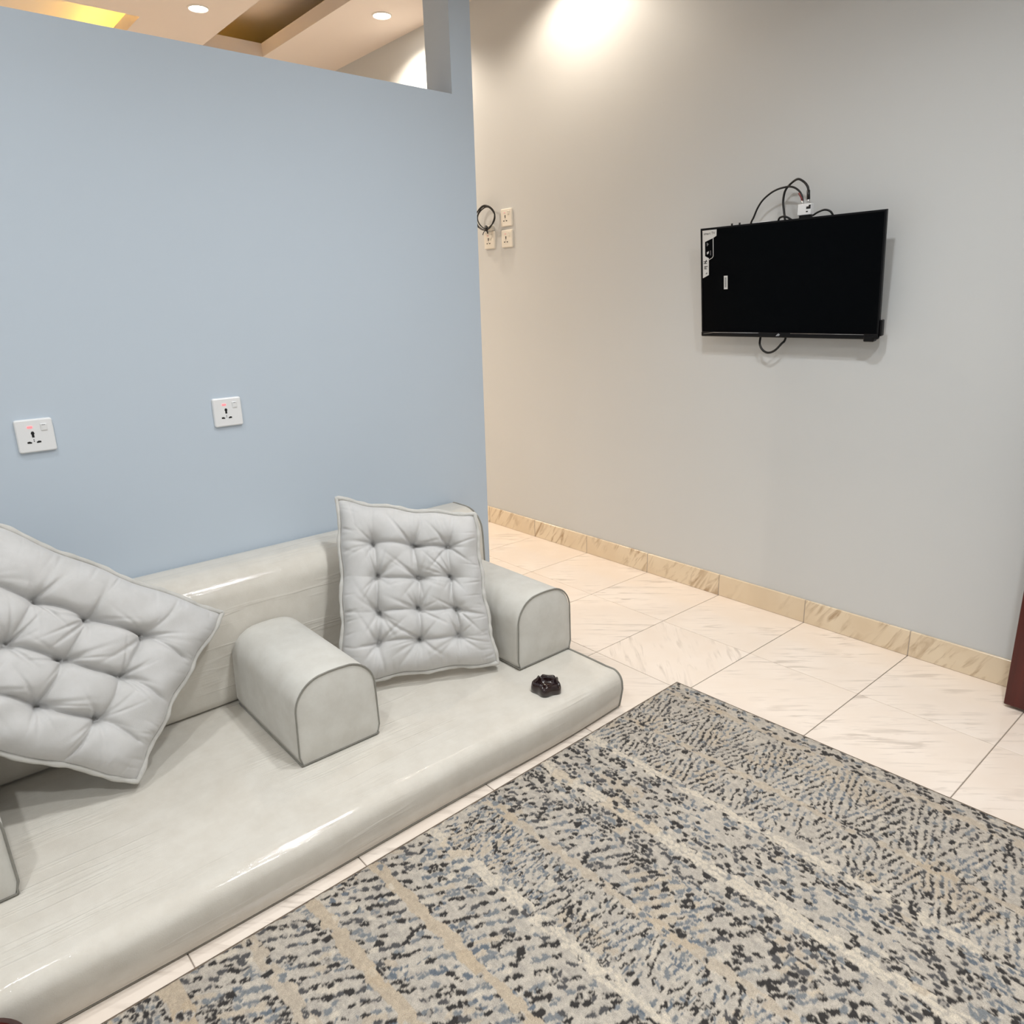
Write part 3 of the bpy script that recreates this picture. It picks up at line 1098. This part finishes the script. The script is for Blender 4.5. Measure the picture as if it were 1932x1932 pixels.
# ------------------------------------------------------------------ television
TW, TH = 0.706, 0.405
TILT = 0.098
tv = empty('television', (0.687, -0.050, 1.127))
tag(tv, 'black flat television with a white sticker, tilted forward on the wall', 'television')
frame = empty('tilt_head', (0, 0, 0))
frame.parent = tv
frame.rotation_euler = (TILT, 0, 0)
# everything of the set hangs on the tilted head (local x right, z up, -y towards the room)
bz = boxes('bezel', [(0, 0.006, -0.008, 0.003, 0, TH), (TW - .006, TW, -0.008, 0.003, 0, TH), (0.006, TW - .006, -0.008, 0.003, TH - .006, TH), (0.006, TW - .006, -0.008, 0.003, 0, 0.006)], MAT['black'], frame)
box('screen', 0.006, TW - 0.006, -0.006, 0.002, 0.012, TH - 0.006, MAT['screen'], frame)
box('bottom_bar', 0.0, TW, -0.013, 0.004, -0.006, 0.013, MAT['black'], frame, 0.004)
box('rear_housing', 0.08, TW - 0.08, 0.010, 0.026, 0.03, 0.24, MAT['tvback'], frame, 0.008)
box('sensor_foot', TW - 0.048, TW - 0.012, -0.015, 0.012, -0.014, 0.006, MAT['black'], frame, 0.004)
box('side_port', TW - 0.001, TW + 0.008, -0.004, 0.016, 0.004, 0.058, MAT['black'], frame, 0.003)
tube('silver_line', [(0.012, -0.0135, 0.004), (0.06, -0.0138, 0.010), (0.26, -0.0138, 0.0105)], 0.0008, MAT['silver'], frame, 5)
tube('silver_line', [(0.39, -0.0138, 0.0105), (0.66, -0.0138, 0.0100)], 0.0006, MAT['silver'], frame, 5)
prism('logo', [(0.332, 0.000), (0.345, 0.001), (0.349, 0.006), (0.343, 0.010), (0.337, 0.006)], -0.0142, -0.0132, MAT['silver'], frame)
F0, F1 = -0.0070, -0.0060
prism('sticker', [(0.008, 0.397), (0.072, 0.397), (0.071, 0.374), (0.0565, 0.367), (0.019, 0.355), (0.019, 0.302), (0.036, 0.294), (0.035, 0.231), (0.008, 0.220)], F0, F1, MAT['sticker'], frame)
tube('sticker_outline', [(0.0565, -0.0068, 0.367), (0.0565, -0.0068, 0.301), (0.0525, -0.0068, 0.295), (0.037, -0.0068, 0.288)], 0.0012, MAT['sticker'], frame, 5)
text_mesh('sticker_text', 'smart TV', 0.0135, MAT['ink'], frame, (0.0135, F0 - 0.0002, 0.3805), (math.pi / 2, 0, 0))
prism('sticker_icon', [(0.027, 0.352), (0.036, 0.346), (0.028, 0.338)], F0, F1, MAT['inkgrey'], frame)
prism('sticker_icon', [(0.027, 0.316), (0.036, 0.320), (0.035, 0.312), (0.028, 0.308)], F0, F1, MAT['sticker'], frame)
boxes('sticker_mark', [(0.043, 0.045, F0, F1, 0.304, 0.322)], MAT['inkgrey'], frame)
for zz in (0.281, 0.274):
    boxes('sticker_mark', [(0.012, 0.028, F0 - .0004, F0, zz, zz + 0.0022)], MAT['ink'], frame)
prism('sticker_mark', [(0.017, 0.277), (0.024, 0.289), (0.027, 0.286), (0.021, 0.276)], F0 - .0004, F0, MAT['ink'], frame)
boxes('sticker_mark', [(0.015, 0.030, F0 - .0004, F0, 0.262, 0.2645), (0.015, 0.0175, F0 - .0004, F0, 0.254, 0.2645), (0.021, 0.0235, F0 - .0004, F0, 0.254, 0.2645), (0.015, 0.027, F0 - .0004, F0, 0.2535, 0.2555)], MAT['ink'], frame)
prism('sticker_mark', [(0.020, 0.236), (0.027, 0.242), (0.029, 0.238), (0.025, 0.234)], F0 - .0004, F0, MAT['inkgrey'], frame)
boxes('barcode_label', [(0.104, 0.120, F0, F1, 0.175, 0.225)], MAT['sticker'], frame)
boxes('barcode_print', [(0.108, 0.1155, F0 - .0004, F0, 0.182 + 0.0029 * i, 0.182 + 0.0029 * i + 0.0019) for i in range(13)], MAT['inkgrey'], frame)
# bracket joining it to the wall
boxes('wall_bracket', [(0.25, 0.27, 0.0, 0.050, 0.10, 0.33), (0.43, 0.45, 0.0, 0.050, 0.10, 0.33), (0.22, 0.48, 0.044, 0.050, 0.16, 0.27)], MAT['tvback'], tv)
for x in (0.127, 0.160):
    tube('bracket_screw', [(x, -0.028, 0.400), (x, -0.028, 0.411)], 0.0035, MAT['slot'], tv)

# flatten: the tilt head only carries orientation; bake it so parts hang directly on the television
Mt = Matrix.Rotation(TILT, 4, 'X')
for ch in [o for o in bpy.data.objects if o.parent is frame]:
    if ch.name.startswith('sticker_text'):
        ch.data.transform(ch.rotation_euler.to_matrix().to_4x4())
        ch.data.transform(Matrix.Translation(ch.location))
        ch.location = (0, 0, 0)
        ch.rotation_euler = (0, 0, 0)
    ch.data.transform(Mt)
    ch.parent = tv
bpy.data.objects.remove(frame, do_unlink=True)
kids = {c.name.split('.')[0]: c for c in tv.children}
for ch in list(tv.children):
    k_ = ch.name.split('.')[0]
    if k_ in ('sticker_text', 'sticker_icon', 'sticker_mark', 'sticker_outline'):
        ch.parent = kids['sticker']
    elif k_ == 'barcode_print':
        ch.parent = kids['barcode_label']
    elif k_ in ('silver_line', 'logo'):
        ch.parent = kids['bottom_bar']

# small white power box lying behind the top edge
pb = empty('power_adapter', (0.918, -0.030, 1.500))
tag(pb, 'flat white adapter peeking over the top edge of the television', 'adapter')
box('case', -0.034, 0.034, -0.022, 0.024, 0.0, 0.036, MAT['plastic'], pb, 0.003)
tube('lead', catmull([(0.030, 0, 0.02), (0.05, 0.005, 0.0), (0.06, 0.006, -0.03)], 6), 0.002, MAT['plastic'], pb)

# converter box with plugs
cv = empty('converter_box', (1.096, -0.058, 1.534))
tag(cv, 'small white signal converter box standing on the top edge of the television', 'converter box')
box('case', -0.025, 0.025, -0.012, 0.012, 0.007, 0.044, MAT['plastic'], cv, 0.002)
boxes('case_edge', [(-0.0265, -0.0245, -0.009, 0.010, 0.010, 0.041)], MAT['black'], cv)
boxes('port', [(0.008, 0.0235, -0.0128, -0.0118, 0.026, 0.034), (0.0165, 0.0235, -0.0128, -0.0118, 0.034, 0.039)], MAT['slot'], cv)
boxes('port', [(0.008, 0.0145, -0.0128, -0.0118, 0.0155, 0.0195)], MAT['slot'], cv)
box('plug_base', -0.020, 0.024, -0.008, 0.008, -0.012, 0.008, MAT['black'], cv, 0.002)
tube('connector', [(-0.014, 0, 0.042), (-0.014, 0, 0.056)], 0.0052, MAT['silver'], cv)
tube('connector', [(0.007, 0, 0.042), (0.007, 0, 0.062)], 0.0052, MAT['silver'], cv)
box('grey_bar', -0.010, 0.012, -0.0300, -0.0292, -0.024, -0.018, MAT['inkgrey'], cv)  # small grey bar at the television's top edge, below the box

cy = -0.052
c_a = tube('video_cable', catmull([(0.870, -0.045, 1.48), (0.8802, -0.055, 1.5318), (0.8909, -0.055, 1.5549), (0.905, -0.055, 1.5853), (0.9246, -0.055, 1.6103), (0.9547, -0.055, 1.6302), (0.98, -0.055, 1.6393), (1.0053, -0.055, 1.6428), (1.0255, -0.055, 1.643), (1.046, -0.055, 1.6368), (1.0644, -0.056, 1.6239), (1.0769, -0.058, 1.6074), (1.0822, -0.058, 1.590)], 6), 0.0035, MAT['cable'])
tag(c_a, 'black cable arching widest over the top left of the television to the converter', 'cable', 'black cables above the television')
tube('red_boot', [(1.066, -0.0565, 1.617), (1.078, -0.058, 1.600), (1.0815, -0.058, 1.588)], 0.0043, MAT['redcable'], c_a)
c_b = tube('video_cable', catmull([(1.016, -0.035, 1.50), (1.0114, -0.045, 1.5379), (1.0014, -0.038, 1.5665), (0.9956, -0.037, 1.5935), (0.997, -0.037, 1.6219), (1.0046, -0.038, 1.6394), (1.0245, -0.041, 1.6555), (1.0535, -0.053, 1.6640), (1.0739, -0.055, 1.6558), (1.0897, -0.056, 1.6421), (1.0995, -0.058, 1.6252), (1.103, -0.058, 1.594)], 6), 0.0040, MAT['cable'])
tag(c_b, 'black cable in the taller narrow loop above the television converter', 'cable', 'black cables above the television')
tube('boot', [(1.100, -0.058, 1.622), (1.103, -0.058, 1.592)], 0.0060, MAT['cable'], c_b)
c_c = tube('video_cable', catmull([(1.125, -0.058, 1.538), (1.145, -0.064, 1.546), (1.170, -0.066, 1.551), (1.190, -0.062, 1.543), (1.20, -0.05, 1.52)], 8), 0.0034, MAT['cable'])
tag(c_c, 'short black cable lying on the television top edge right of the converter', 'cable', 'black cables above the television')
c_e = tube('video_cable', catmull([(0.985, -0.045, 1.525), (1.0, -0.062, 1.541), (1.025, -0.066, 1.543), (1.045, -0.055, 1.53)], 8), 0.0036, MAT['cable'])
tag(c_e, 'short black cable hump on the television top edge left of the converter', 'cable', 'black cables above the television')
c_d = tube('looped_cable', catmull([(0.933, -0.014, 1.17), (0.934, -0.028, 1.11), (0.940, -0.036, 1.0892), (0.9564, -0.04, 1.0702), (0.98, -0.04, 1.0619), (1.0069, -0.04, 1.0718), (1.0297, -0.036, 1.0969), (1.0385, -0.028, 1.113), (1.04, -0.014, 1.17)], 8), 0.0042, MAT['cable'])
tag(c_d, 'black cord hanging in a loop below the television', 'cable')
